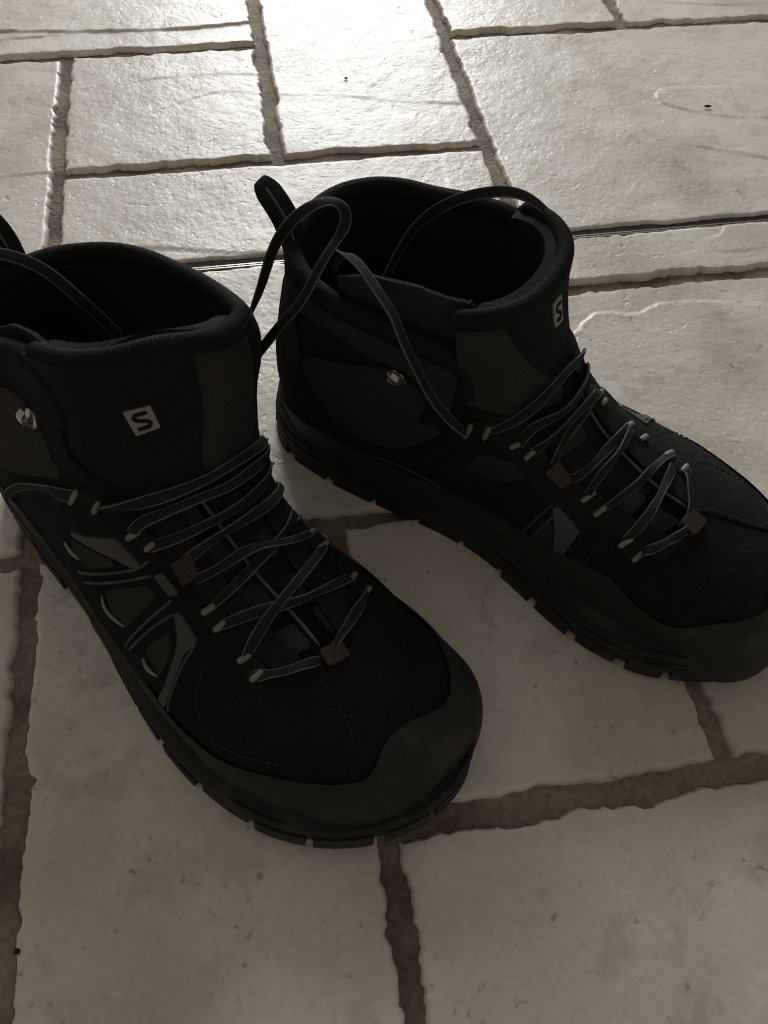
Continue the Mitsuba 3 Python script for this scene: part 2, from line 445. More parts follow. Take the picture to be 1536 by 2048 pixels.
def tube(path, r, sides=10, closed=False, flat=None, up=None):
    p = np.asarray(path, float)
    t = (np.roll(p, -1, 0) - np.roll(p, 1, 0)) if closed else np.gradient(p, axis=0)
    t /= np.linalg.norm(t, axis=1, keepdims=True) + 1e-12
    if up is None:
        a = np.zeros_like(p)
        w = np.cross(t[0], [0, 0, 1.0] if abs(t[0, 2]) < .9 else [1.0, 0, 0])
        for i in range(len(p)):
            w = w - t[i] * (w @ t[i])
            w /= np.linalg.norm(w) + 1e-12
            a[i] = w
        if closed:
            pass
    else:
        u = np.asarray(up, float)
        a = np.cross(t, u)
        a /= np.linalg.norm(a, axis=1, keepdims=True) + 1e-12
    b_ = np.cross(t, a)
    rr = np.broadcast_to(r, (len(p),))
    r2 = rr if flat is None else np.broadcast_to(flat, (len(p),))
    g = np.arange(sides) * 2 * np.pi / sides
    v = p[:, None] + rr[:, None, None] * np.cos(g)[None, :, None] * a[:, None] + r2[:, None, None] * np.sin(g)[None, :, None] * b_[:, None]
    n = len(p)
    m = n if closed else n - 1
    i, j = np.meshgrid(np.arange(m), np.arange(sides), indexing="ij")
    q = np.stack([i * sides + j, i * sides + (j + 1) % sides, ((i + 1) % n) * sides + (j + 1) % sides, ((i + 1) % n) * sides + j], -1).reshape(-1, 4)
    f = [q[:, [0, 1, 2]], q[:, [0, 2, 3]]]
    V = v.reshape(-1, 3)
    if not closed:
        V = np.vstack([V, p[:1], p[-1:]])
        j = np.arange(sides)
        f += [np.c_[np.full(sides, len(V) - 2), (j + 1) % sides, j], np.c_[np.full(sides, len(V) - 1), (n - 1) * sides + j, (n - 1) * sides + (j + 1) % sides]]
    mesh = trimesh.Trimesh(V, np.vstack(f), process=False)
    if mesh.volume < 0:
        mesh.invert()
    return mesh


# the collar line in the side view and the tongue
COLLAR = [(-.02, .145), (0.003, .143), (0.03, .139), (0.055, .139), (0.08, .143), (0.10, .145), (.110, .1435), (.1165, .138), (0.1200, .128), (0.1215, .116)]


BIG = 1.05      # the drawings above are of a smaller size of boot


class Boot:
    def __init__(self, name, heel, angle, mirror, lean=0.0, twist=0.0, drop=0.0, flare=0.0, slump=0.0, flat=0.0):
        self.lean, self.twist, self.drop, self.flare, self.slump, self.flat = lean, twist, drop, flare, slump, flat          # how the soft shaft has sagged: sideways at its top, and turned about the ankle
        self.name = key_for(name)
        self.mirror = mirror
        c, s = math.cos(angle), math.sin(angle)
        M = np.eye(4)
        M[:2, :2] = [[c * BIG, -s * BIG], [s * BIG, c * BIG]]
        M[2, 2] = BIG
        M[:2, 3] = heel
        if mirror:
            M = M @ np.diag([1, -1, 1, 1])
        self.M = M

    def sag(self, v):
        t = sstep(.035, .145, v[:, 2])
        w = sstep(.02, .12, v[:, 0])
        a = self.twist * t * w
        front = sstep(.09, .13, v[:, 0]) * np.clip(1 - (v[:, 1] / .045) ** 2, 0, 1)
        x, y = v[:, 0] - .085 - self.flat * t * front, v[:, 1] * (1 + self.flare * t * (v[:, 1] < 0) * (1 - w * .7))
        return np.c_[.085 + x * np.cos(a) - y * np.sin(a), x * np.sin(a) + y * np.cos(a) + self.lean * t * (.45 + .55 * w), v[:, 2] - self.drop * t * (1 - w) - self.slump * t * sstep(-.010, .040, v[:, 1]) * sstep(.035, .10, v[:, 0])]

    def add(self, part, mesh, bsdf, smooth=35, parent=None, **lab):
        mesh = mesh if isinstance(mesh, trimesh.Trimesh) else tm(mesh)
        v = self.sag(mesh.vertices) @ self.M[:3, :3].T + self.M[:3, 3]
        f = mesh.faces[:, ::-1] if self.mirror else mesh.faces
        return put(part, trimesh.Trimesh(v, f, process=False), bsdf, smooth, parent or self.name, **lab)


RIGHT_POSE = ((-.139, .340), math.radians(-53), False, .034, math.radians(-17), .014, .15, .013, .008)
LEFT_POSE = ((.014, .354), math.radians(-40.5), True)

# <marks>
MARKS = {   # places on the upper, in tenths of a millimetre of the boot drawing (x to the toe, y to the inner side, z up)
    'rand_lat': [(789,-427,577),(1216,-464,591),(1554,-522,456),(1709,-550,55),(1880,-569,-7),(2160,-578,347),(2317,-550,398),(2543,-438,457),(2743,-287,493),(2813,-166,523),(2779,-45,566),(2788,114,566),(2818,259,528),(2791,344,503),(2711,420,475),(2609,468,438)],
    'rand_med': [(2739,375,503),(2603,465,443),(2478,509,357),(2338,513,245),(2141,506,184),(1944,468,135),(1781,437,167),(1571,398,273),(1349,379,347)],
    'stitch_lat': [(2028,-282,677),(2051,-390,606),(2089,-466,546),(2146,-506,506),(2240,-517,480),(2358,-485,477),(2513,-399,501)],
    'stitch_mid': [(2423,-58,640),(2534,-82,617),(2630,-94,599),(2688,-141,577)],
    'stitch_med': [(2051,371,635),(2018,443,548),(2039,487,392),(2096,500,263),(2182,509,234)],
    'toe_overlay': [(2236,-139,673),(2231,-242,644),(2283,-330,593),(2462,-383,524),(2599,-361,500),(2684,-105,585),(2582,-53,612),(2462,-18,634),(2347,30,658)],
    'g1': [(1163,-455,729),(1331,-418,791),(1479,-360,864),(1541,-340,833),(1611,-326,795),(1544,-350,759),(1376,-405,741)],
    'g2': [(1816,-323,708),(1839,-306,716),(1961,-316,673),(1956,-344,655),(1940,-382,631),(1958,-479,553),(1972,-559,456),(1797,-562,0),(1911,-571,367),(1931,-516,520),(1907,-416,611),(1881,-367,654)],
    'g3': [(1673,-310,787),(1712,-278,812),(1806,-268,767),(1771,-301,747)],
    'w1': [(1422,-453,578),(1663,-338,735),(1708,-344,713),(1670,-409,637),(1623,-478,554),(1496,-480,533)],
    'w2': [(1769,-486,559),(1822,-384,650),(1872,-403,627),(1890,-476,563),(1883,-513,527)],
    'w3': [(1194,-454,698),(1373,-408,719),(1496,-370,726),(1288,-456,604),(1229,-456,641)],
    'arc1': [(1427,-464,559),(1453,-479,530),(1517,-486,525),(1614,-480,549)],
    'arc2': [(1778,-508,533),(1817,-520,520),(1881,-514,526)],
    'arc3': [(1158,-460,654),(1200,-459,635),(1261,-453,631)],
    'pipe1': [(1250,-469,551),(1420,-415,652),(1583,-340,768),(1643,-298,835)],
    'pipe2': [(1297,-474,532),(1495,-400,656),(1666,-314,784)],
    'pipe3': [(1653,-523,490),(1681,-478,561),(1721,-406,639),(1784,-305,738)],
    'pipe4': [(1689,-522,502),(1724,-465,579),(1766,-398,645),(1818,-326,704)],
    'pipe5': [(1961,-336,660),(1958,-409,608),(1969,-491,541),(1978,-541,486),(1985,-567,436)],
    'ankle_lat': [(721,-446,1221),(856,-445,1206),(993,-438,1113),(1113,-439,1005),(1240,-426,1017),(841,-433,781),(549,-413,640)],
    'm_g1': [(1773,382,687),(1798,373,696),(1928,400,626),(1922,427,577),(1909,454,487),(1917,463,337),(1954,471,120),(1896,459,207),(1866,453,423),(1827,425,582)],
    'm_w1': [(1688,418,307),(1772,414,608),(1819,427,576),(1848,450,402),(1867,454,223)],
    'm_w2': [(1373,397,830),(1536,365,835),(1622,358,792),(1499,393,680),(1310,381,647)],
    'm_pipe1': [(1640,409,240),(1688,418,451),(1737,406,634),(1796,338,742)],
    'm_pipe2': [(1701,421,247),(1733,427,447),(1790,400,648)],
    'm_pipe3': [(328,374,308),(661,390,358),(958,376,403),(1255,374,380),(1440,385,337),(1612,404,219)],
    'ankle_up': [(429,431,1460),(661,466,1478),(901,466,1478),(1128,450,1435),(1209,425,1327),(1209,424,1122),(1184,422,994),(1111,432,1068),(1078,440,1154),(951,444,1193),(773,443,1184),(565,445,1240),(403,409,1247)],
    'ankle_low': [(419,410,920),(632,430,1028),(849,439,1129),(1029,438,1115),(1083,424,990),(1051,405,861),(1163,408,884),(1043,376,652),(880,381,524),(691,390,507),(511,391,611)],
    'heel_grey': [(256,307,1234),(401,418,1437),(369,394,1125),(381,401,874),(280,371,788),(198,301,926)],
    'hook': [(940,439,1128)],
    't_gus': [(1438,163,1752),(1413,237,1776),(1359,316,1681),(1319,358,1484),(1335,371,1219),(1425,349,1041),(1511,268,1056),(1603,54,1047),(1537,66,1162),(1457,105,1414)],
    't_gusL': [(1192,435,1593),(1225,422,1702),(1345,330,1535),(1481,187,1239),(1600,64,1049),(1500,278,1061),(1339,391,1037),(1243,414,1198)],
    't_line': [(1635,-40,1010),(1775,-3,890),(1956,19,786),(2159,39,708),(2319,37,664)],
    't_m1': [(1625,-183,976),(1652,-68,988),(1743,-39,913),(1729,-153,898)],
    't_m2': [(1785,-134,865),(1788,-36,880),(1893,-19,817),(1892,-120,806)],
    't_m3': [(1953,-93,781),(1979,0,776),(2105,12,727),(2103,-105,719)],
    't_m4': [(2157,-113,701),(2180,13,702),(2298,16,669),(2273,-139,664)],
    't_m5': [(1683,60,960),(1625,233,949),(1697,275,856),(1770,95,887)],
    't_m6': [(1823,107,851),(1765,269,820),(1855,309,746),(1928,128,790)],
    't_m7': [(2015,137,751),(1975,298,709),(2085,291,679),(2133,120,711)],
    't_m8': [(2174,124,697),(2165,252,672),(2262,223,654),(2305,118,663)],
    'logo': [(1441,-216,1347),(1471,-115,1345),(1500,-97,1251),(1477,-193,1245)],
    'logoL': [(1450,58,1506),(1452,-14,1506),(1478,-57,1344),(1475,24,1362)],
    'keepR1': [(1729,-239,844),(1762,-154,873),(1832,-171,821),(1807,-242,791)],
    'keepR0': [(2333,20,661),(2358,116,651),(2427,108,638),(2409,4,645)],
    'keepL1': [(1664,332,813),(1697,265,864),(1794,279,797),(1762,330,766)],
    'keepL0': [(2307,147,658),(2320,45,664),(2406,59,645),(2388,162,639)],
    'eyR': [[(1258,-431,926),(1309,-408,1011)],[(1389,-386,954),(1418,-361,1008)],[(1539,-324,895),(1583,-275,936)],[(1622,-288,873),(1646,-247,903)],[(1922,-242,736),(1945,-182,758)],[(1999,-246,706),(2016,-184,729)],[(2149,-251,661),(2166,-193,678)],[(2233,-261,636),(2246,-199,655)],[(1442,360,971),(1432,361,982)],[(1530,352,879),(1520,349,896)],[(1889,303,737),(1853,374,680)],[(1958,317,702),(1929,388,643)],[(2149,335,637),(2126,388,604)],[(2232,339,613),(2215,394,578)]],
    'eyL': [[(1293,407,923),(1309,402,1021)],[(1373,390,945),(1383,375,1022)],[(1485,356,920),(1522,327,943)],[(1564,342,867),(1590,300,913)],[(1869,324,728),(1903,259,759)],[(1948,338,689),(1977,279,720)],[(2110,378,616),(2150,318,647)],[(2193,394,583),(2221,333,619)],[(1703,-99,936),(1704,-157,916)],[(1736,-83,912),(1740,-140,895)],[(1884,-101,814),(1896,-170,787)],[(1970,-111,769),(1985,-172,745)],[(2105,-134,713),(2128,-200,686)],[(2207,-109,687),(2219,-178,668)]],
    'laR': [[(486,-409,326),(745,-424,662),(1043,-444,857),(1275,-423,964)],[(1407,-373,979),(1517,-280,1023),(1590,-154,1034),(1613,-8,1036),(1589,117,1053),(1519,264,1048),(1442,354,991)],[(1556,-304,921),(1575,-265,960),(1620,-179,984),(1652,-34,992),(1644,85,994),(1576,236,999),(1454,366,930)],[(1641,-264,890),(1701,-169,913),(1726,-39,926),(1707,114,931),(1631,254,926),(1538,341,896)],[(1765,-185,857),(1776,-77,884),(1754,130,892),(1674,290,858),(1609,350,816)],[(1831,-190,812),(1864,-96,826),(1870,48,830),(1889,182,797),(1872,338,715)],[(1938,-205,750),(1944,-60,790),(1904,97,807),(1850,210,807),(1764,322,774)],[(2008,-215,718),(2060,-107,734),(2124,75,718),(2134,198,697),(2137,354,628)],[(2160,-216,672),(2121,-68,718),(2064,111,736),(1946,350,680)],[(2236,-234,646),(2307,-143,654),(2366,-5,654)],[(2366,71,652),(2313,192,649),(2223,365,598)]],
    'laL': [[(1385,380,993),(1454,327,1047),(1520,195,1126),(1544,46,1147),(1554,-208,1051)],[(1524,329,936),(1534,275,1011),(1600,158,1022),(1625,21,1022),(1600,-175,1011)],[(1585,311,903),(1619,224,961),(1662,54,981),(1694,-133,934)],[(1685,287,853),(1674,205,923),(1687,41,958),(1666,-121,963)],[(1789,280,799),(1829,201,822),(1854,64,838),(1886,-127,807)],[(1879,292,749),(1879,211,792),(1895,85,813),(1899,-132,798)],[(1969,297,712),(2040,143,740),(2080,-15,735),(2128,-180,694)],[(2122,345,638),(2148,254,676),(2162,109,703),(2156,-109,702)],[(2210,350,612),(2274,277,633),(2345,155,649)],[(2340,93,657),(2275,-35,675),(2216,-152,676)]],
}
# </marks>


# <build>
mat("lace_cloth", cloth((0.014, 0.014, 0.015), 0.5, 1600.0), 0.85, 0.25)
mat("lace_edge", cloth((0.100, 0.097, 0.093), 0.7, 1800.0), 0.8, 0.3)
mat("grey_plastic", cloth((0.165, 0.16, 0.15), 0.4, 900.0), 0.5, 0.4)
mat("patch_grey", cloth((0.046, 0.045, 0.047)), 0.6, 0.4)
mat("mesh_grey", cloth((0.029, 0.027, 0.0255), 0.6, 2200.0), 0.9, 0.2, knit, 1.0, 1.5e-4)
mat("brown_webbing", cloth((0.046, 0.034, 0.032), 0.6, 1500.0), 0.85, 0.2)
mat("print_grey", (0.23, 0.225, 0.215), 0.55, 0.4)
mat("insole_cloth", cloth((0.085, 0.068, 0.056), 0.4), 0.9, 0.2)
mat("seam_thread", (0.031, 0.030, 0.029), 0.8, 0.3)
mat("piping", (0.040, 0.039, 0.040), 0.6, 0.4)
mat("reflective", (0.20, 0.19, 0.175), 0.45, 0.5)
mat("steel", (0.50, 0.47, 0.44), 0.28, metallic=1.0)


def marks(k):
    return np.array(MARKS[k], float) * 1e-4


_trees = {}


def surface(k):
    if k not in _trees:
        m = body(k)
        _trees[k] = (cKDTree(m.vertices), np.array(m.vertices), np.array(m.vertex_normals))
    return _trees[k]


def normals_at(p, k=.003):
    t, v, n = surface(k)
    d, i = t.query(p, k=6)
    w = np.exp(-(d / .003) ** 2) + 1e-9
    m = (n[i] * w[..., None]).sum(1)
    return m / np.linalg.norm(m, axis=1, keepdims=True), (v[i] * w[..., None]).sum(1) / w.sum(1)[:, None]


def drape(pts, lift, n=60, k=.003, relax=3, exact=False):
    """A smooth path through the points, lying that far above the upper; where the upper is hollow it spans the gap."""
    p = spline(pts, n) if len(pts) > 2 else np.linspace(pts[0], pts[-1], n)
    lift = np.broadcast_to(lift, (n,))
    for _ in range(relax):
        nr, q = normals_at(p, k)
        h = ((p - q) * nr).sum(1)
        p = p + nr * (lift - h if exact else np.maximum(lift - h, 0))[:, None]
        s = p.copy()
        s[1:-1] = (p[:-2] + 2 * p[1:-1] + p[2:]) / 4
        p = s
    nr, q = normals_at(p, k)
    h = ((p - q) * nr).sum(1)
    return p + nr * np.maximum(lift - h, 0)[:, None], nr


def ribbon(p, nr, hw, th):
    """A flat strap with rounded edges along p, its face turned towards nr; and its two edges."""
    t = np.gradient(p, axis=0)
    t /= np.linalg.norm(t, axis=1, keepdims=True) + 1e-12
    nr = nr - t * (nr * t).sum(1)[:, None]
    nr /= np.linalg.norm(nr, axis=1, keepdims=True) + 1e-12
    for _ in range(4):
        nr[1:-1] = (nr[:-2] + 2 * nr[1:-1] + nr[2:]) / 4
    nr /= np.linalg.norm(nr, axis=1, keepdims=True) + 1e-12
    b_ = np.cross(t, nr)
    hw = np.broadcast_to(hw, (len(p),))[:, None]
    sec = [(-1, 0), (-.86, .8), (-.4, 1), (.4, 1), (.86, .8), (1, 0), (.86, -.8), (0, -1), (-.86, -.8)]
    v = np.stack([p + b_ * hw * a + nr * th * c for a, c in sec], 1)
    n, m = len(p), len(sec)
    i, j = np.meshgrid(np.arange(n - 1), np.arange(m), indexing="ij")
    q = np.stack([i * m + j, i * m + (j + 1) % m, (i + 1) * m + (j + 1) % m, (i + 1) * m + j], -1).reshape(-1, 4)
    V = np.vstack([v.reshape(-1, 3), p[:1], p[-1:]])
    j = np.arange(m)
    f = np.vstack([q[:, [0, 1, 2]], q[:, [0, 2, 3]], np.c_[np.full(m, n * m), (j + 1) % m, j], np.c_[np.full(m, n * m + 1), (n - 1) * m + j, (n - 1) * m + (j + 1) % m]])
    mesh = trimesh.Trimesh(V, f, process=False)
    if mesh.volume < 0:
        mesh.invert()
    return mesh, p - b_ * hw * .96 + nr * th * .35, p + b_ * hw * .96 + nr * th * .35


def panel(pts, k_out, k_in=-.001, round_=.0008, deep=.022, smooth_outline=False):
    """A patch of the upper: the part of a layer of it that lies under the outline."""
    p = np.asarray(pts, float)
    c = p.mean(0)
    nv = np.cross(p - c, np.roll(p, -1, 0) - c).sum(0)
    nv /= np.linalg.norm(nv)
    a = np.cross(nv, [0, 0, 1.0] if abs(nv[2]) < .9 else [1.0, 0, 0])
    a /= np.linalg.norm(a)
    b_ = np.cross(nv, a)
    uv = np.c_[(p - c) @ a, (p - c) @ b_]
    if smooth_outline:
        uv = spline(uv, 70, True)
    g = sg.Polygon(uv).buffer(0)
    if round_:
        g = g.buffer(-round_, quad_segs=6).buffer(round_ * 1.0, quad_segs=6)
    g = max(getattr(g, "geoms", [g]), key=lambda x: x.area)
    g = g.segmentize(.002)
    M = np.c_[a, b_, nv, c]
    pr = m3.Manifold.extrude(m3.CrossSection([np.array(g.exterior.coords)[:-1]], m3.FillRule.NonZero), 2 * deep).translate((0, 0, -deep)).transform(M)
    return shell(k_out, k_in) ^ pr


def half_width(x, z, k, side):
    X, Z = np.atleast_1d(x), np.atleast_1d(z)
    import shapely
    pt = shapely.points(X, Z)
    d = shapely.distance(_side_poly.exterior, pt)
    d = np.where(shapely.contains(_side_poly, pt), d, -d) + k
    up = sstep(.055, .115, Z) * (1 - sstep(.15, .21, X))
    ws = .0405 + .0035 * sstep(.10, .16, Z)
    w = (WM(X) if side > 0 else WL(X) - thin(X, Z)) * (1 - up) + ws * up + k
    R = .036 + .009 * up - .002 * sstep(.2, .27, X) + k
    a = np.clip(1 - d / R, 0, 1)
    return YC(X) + side * w * (1 - a ** 2.35) ** (1 / 2.35)


def rim(zf, x_med, x_lat, k, n=90, zf2=None):
    """The path on the upper along the height line zf(x), from the inner side round the heel to the outer side."""
    import shapely
    xs = np.linspace(-.01, .05, 1200)
    inside = shapely.contains(_side_poly, shapely.points(xs, zf(xs)))
    x0 = xs[np.argmax(inside)] - k + 1e-4
    g = np.linspace(1, 0, n)
    xm, xl = x0 + (x_med - x0) * g ** 2, x0 + (x_lat - x0) * g[::-1][1:] ** 2
    pm, pl = np.c_[xm, half_width(xm, zf(xm), k, 1), zf(xm)], np.c_[xl, half_width(xl, (zf2 or zf)(xl), k, -1), (zf2 or zf)(xl)]
    p = np.vstack([pm, pl])
    s = np.r_[0, np.cumsum(np.linalg.norm(np.diff(p, axis=0), axis=1))]
    u = np.linspace(0, s[-1], 170)
    p = np.c_[np.interp(u, s, p[:, 0]), np.interp(u, s, p[:, 1]), np.interp(u, s, p[:, 2])]
    for _ in range(6):
        p[1:-1] = (p[:-2] + 2 * p[1:-1] + p[2:]) / 4
    return p


_cl = np.array(COLLAR)
_czl = PchipInterpolator(_cl[:, 0], _cl[:, 1])
DIP = [0.0]                    # how far the inner side of the collar has sunk at its front
REACH = .1272 / .1215           # the inner side of the collar reaches further forward


def collar_z(x, med=True):
    x = np.asarray(x, float)
    return _czl(np.where(x > 0, x / REACH, x)) - DIP[0] * sstep(.03, .11, x) if med else _czl(x)

TONGUE_TOP = [(.098, .1475), (.108, .1525), (.120, .1555), (.135, .157), (.16, .157)]
_tt = np.array(TONGUE_TOP)
tongue_z = PchipInterpolator(_tt[:, 0], _tt[:, 1])


def ribbed(path, r, pitch=.0016, depth=.10):
    s = np.r_[0, np.cumsum(np.linalg.norm(np.diff(path, axis=0), axis=1))]
    u = np.arange(0, s[-1], pitch / 4)
    p = np.c_[np.interp(u, s, path[:, 0]), np.interp(u, s, path[:, 1]), np.interp(u, s, path[:, 2])]
    end = np.clip(np.minimum(u, s[-1] - u) / .004, .15, 1) ** .5
    return tube(p, r * end * (1 + depth * np.sin(u / pitch * 2 * np.pi)), 12)


def dashes(pts, k_lift=.0006, on=.0022, off=.0011, r=.00032, k=.003):
    p, _ = drape(pts, k_lift, 140, k)
    s = np.r_[0, np.cumsum(np.linalg.norm(np.diff(p, axis=0), axis=1))]
    out, a = [], 0.0
    while a + on < s[-1]:
        u = np.linspace(a, a + on, 4)
        q = np.c_[np.interp(u, s, p[:, 0]), np.interp(u, s, p[:, 1]), np.interp(u, s, p[:, 2])]
        out.append(tube(q, np.array([.4, 1, 1, .4]) * r, 5))
        a += on + off
    return out


def capsule(a, b_, r, flat=.7, n=8):
    a, b_ = np.asarray(a, float), np.asarray(b_, float)
    u = np.linspace(0, 1, n)
    prof = np.sqrt(np.clip(1 - (2 * u - 1) ** 12, .35, 1))
    return tube(a + (b_ - a) * u[:, None], r * prof, 10)


CENTRE = np.array([(.236, 0, .0655), (.213, 0, .0720), (.19, 0, .0825), (.166, 0, .100), (.150, 0, .122), (.1425, 0, .150)])
HALF = np.array([.0095, .0120, .0145, .0175, .0220, .028])


def throat(extra=0.0, shift=0.0):
    c, h = CENTRE + np.array([0, 1.0, 0]) * (shift * np.array([1, 1, 1, .9, .5, .2]))[:, None], HALF + extra
    a, b_ = c.copy(), c.copy()
    a[:, 1] += h
    b_[:, 1] -= h
    return np.vstack([spline(a, 24), spline(b_, 24)[::-1]])


def lace(bt, strands, free):
    body_m, edge_m = [], []
    for i, st in enumerate(strands):
        pts = np.array(st, float) * 1e-4
        t0, t1 = pts[0] - pts[1], pts[-1] - pts[-2]
        n = 56
        arch = np.sin(np.linspace(0, np.pi, n)) ** .6
        p, nr = drape(pts, .0011 + (.0012 + .0011 * (i % 3)) * arch, n, .0035, 4)
        u = np.linspace(0, 1, n)
        tw = .55 * np.sin(u * 4 + i * 1.7) + .25 * np.sin(u * 11 + i)
        t = np.gradient(p, axis=0)
        t /= np.linalg.norm(t, axis=1, keepdims=True)
        nr = nr * np.cos(tw)[:, None] + np.cross(t, nr) * np.sin(tw)[:, None]
        m, e0, e1 = ribbon(p, nr, .00185 * (1 - .16 * np.cos(u * 9 + i)), .0009)
        body_m.append(m)
        edge_m += [tube(e0, .00036, 6), tube(e1, .00036, 6)]
    key = bt.add("lace", trimesh.util.concatenate(body_m), "lace_cloth", 50)
    bt.add("edging", trimesh.util.concatenate(edge_m), "lace_edge", 60, key, label="thin grey edging of the lace")
    for pts, hw, tw in free:
        p = spline(pts, 110)
        t = np.gradient(p, axis=0)
        t /= np.linalg.norm(t, axis=1, keepdims=True)
        ref = np.array([.25, -.55, .8])
        nr = ref - t * (t @ ref)[:, None]
        nr /= np.linalg.norm(nr, axis=1, keepdims=True)
        a = np.interp(np.linspace(0, 1, 110), np.linspace(0, 1, len(tw)), tw)
        nr = nr * np.cos(a)[:, None] + np.cross(t, nr) * np.sin(a)[:, None]
        m, e0, e1 = ribbon(p, nr, hw, .0008)
        k2 = put("lace", m, "lace_cloth", 50, bt.name)
        put("edging", trimesh.util.concatenate([tube(e0, .00042, 6), tube(e1, .00042, 6)]), "lace_edge", 60, k2)


def seen(px, py, z):
    """The place at height z above the floor under a direction measured in the photograph (2048 high)."""
    d = (px - 768) / FOCAL * RIGHT - (py - 1024) / FOCAL * UP + FWD
    return EYE + d * (z - EYE[2]) / d[2]


def build_boot(bt, eyes, strands, free, logo):
    DIP[0] = .010 if bt.mirror else 0.0
    # sole
    ts = toe_spring
    out = ring_loft(SOLE_LINE, [(-.012, lambda x: .0012 + ts(x)), (-.0008, lambda x: .0012 + ts(x)), (.0002, lambda x: .004 + ts(x)), (.0005, lambda x: .0135 + ts(x)), (-.003, lambda x: .0145 + ts(x))])
    sole = bt.add("outsole", out, "rubber")
    seg = np.linalg.norm(np.diff(np.vstack([SOLE_LINE, SOLE_LINE[:1]]), axis=0), axis=1)
    s = np.r_[0, np.cumsum(seg)]
    cyc = np.vstack([SOLE_LINE, SOLE_LINE[:1]])
    rng = np.random.default_rng(5)
    a, i = 0.0, 0
    while a < s[-1] - .012:
        on = .0160 + .010 * rng.random()
        u = np.linspace(a, a + on, 7)
        e = np.c_[np.interp(u, s, cyc[:, 0]), np.interp(u, s, cyc[:, 1])]
        t = np.gradient(e, axis=0)
        t /= np.linalg.norm(t, axis=1, keepdims=True)
        nr = np.c_[t[:, 1], -t[:, 0]]
        c0 = np.array([.15, 0])
        if ((e - c0) * nr).sum() < 0:
            nr = -nr
        grow = .0007 + .0020 * rng.random()
        o, inn = e + nr * grow, e - nr * .013
        z0, z1 = ts(e[:, 0]) * .95 + .0012 * rng.random() * (i % 3 == 0), ts(e[:, 0]) + .0085 + .003 * rng.random()
        v = np.vstack([np.c_[o, z0], np.c_[o - nr * .0008, z1], np.c_[inn, z0], np.c_[inn, z1]])
        n = len(e)
        q = []
        for k in range(n - 1):
            q += [(k, k + 1, n + k + 1, n + k), (2 * n + k + 1, 2 * n + k, 3 * n + k, 3 * n + k + 1), (n + k, n + k + 1, 3 * n + k + 1, 3 * n + k), (k + 1, k, 2 * n + k, 2 * n + k + 1)]
        q += [(0, n, 3 * n, 2 * n), (n - 1, 3 * n - 1, 4 * n - 1, 2 * n - 1)]
        q = np.array(q)
        m = trimesh.Trimesh(v, np.vstack([q[:, [0, 1, 2]], q[:, [0, 2, 3]]]), process=False)
        if m.volume < 0:
            m.invert()
        bt.add("lug", m, "rubber", 30, sole)
        a += on + .0030 + .0030 * rng.random()
        i += 1
    wav = lambda x: .0012 * np.sin(x * 95)
    mid = ring_loft(SOLE_LINE, [(-.010, lambda x: .0135 + ts(x)), (-.0012, lambda x: .0142 + ts(x)), (.0010, lambda x: .017 + ts(x)), (.0004, lambda x: .0205 + ts(x) * .9), (-.0012, lambda x: .0215 + ts(x) * .9),
                            (-.0004, lambda x: .0225 + ts(x) * .85), (-.0010, lambda x: .028 + ts(x) * .7 - .005 * sstep(.14, .22, x) + wav(x)),
                            (-.0032, lambda x: .0335 + ts(x) * .6 - .008 * sstep(.14, .22, x) + wav(x)), (-.008, lambda x: .035 + ts(x) * .6 - .008 * sstep(.14, .22, x) + wav(x))])
    bt.add("midsole", mid, "midsole_foam")
    ins = sg.Polygon(SOLE_LINE).buffer(-.010)
    bt.add("insole", prism_z(np.array(ins.exterior.coords)[:-1], .0352, .0385), "insole_cloth")
    # upper
    xs = np.linspace(-.02, .1215, 90)
    edge = [(.145, .106), (.24, .106), (.24, .3), (-.03, .3)]
    xm_ = np.linspace(-.02, .1272, 90)
    above_m, above_l = np.vstack([np.c_[xm_, collar_z(xm_)], [(.1292, .111)], edge]), np.vstack([np.c_[xs, collar_z(xs, False)], [(.1235, .111)], edge])

    def over(dz):
        return prism_y(above_m + [0, dz], 0, .1) + prism_y(above_l + [0, dz], -.1, 0)
    low = prism_z([(-.1, -.1), (.4, -.1), (.4, .1), (-.1, .1)], -.1, .015)
    c, shift = CENTRE.mean(0), .013 if bt.mirror else .004
    slit = throat(0.0, shift)
    nv = np.array([.66, 0, .75])
    b_ = np.cross(nv, [0, 1.0, 0])
    def hole(poly, d0, d1):
        uv = np.c_[(poly - c) @ np.array([0, 1.0, 0]), (poly - c) @ b_]
        g = sg.Polygon(uv).buffer(0)
        if g.geom_type != "Polygon":
            g = max(g.geoms, key=lambda q: q.area)
        return m3.Manifold.extrude(m3.CrossSection([np.array(g.exterior.coords)[:-1]], m3.FillRule.NonZero), d1 - d0).translate((0, 0, d0)).transform(np.c_[[0, 1.0, 0], b_, nv, c])
    slot = hole(slit, -.03, .05)
    up = shell(.003, -.004) - over(0) - low - slot
    upper = bt.add("upper", up, "nubuck")
    bt.add("lining", shell(-.0042, -.0065) - over(-.004) - low, "black_fabric")
    # eyestays: a raised band on either side of the lacing
    wide = hole(throat(.011, shift), -.03, .05)
    stay = (shell(.0042, .001) ^ wide) - slot - over(0)
    for k, half in enumerate((prism_y([(-.1, -.1), (.4, -.1), (.4, .3), (-.1, .3)], 0, .1), prism_y([(-.1, -.1), (.4, -.1), (.4, .3), (-.1, .3)], -.1, 0))):
        bt.add("eyestay", stay ^ half, "black_fabric")
    # tongue
    xs = np.linspace(.105, .16, 30)
    tp = np.vstack([[(.122, .10)], np.c_[xs, tongue_z(xs)], [(.21, .16), (.25, .07), (.20, .07)]])
    tg = bt.add("tongue", (shell(.0012, -.0105) ^ prism_y(tp, -.05, .05)) - prism_y([(.05, .112), (.05, .2), (.1125, .2), (.128, .112)], 0, .1), "black_fabric")
    import shapely
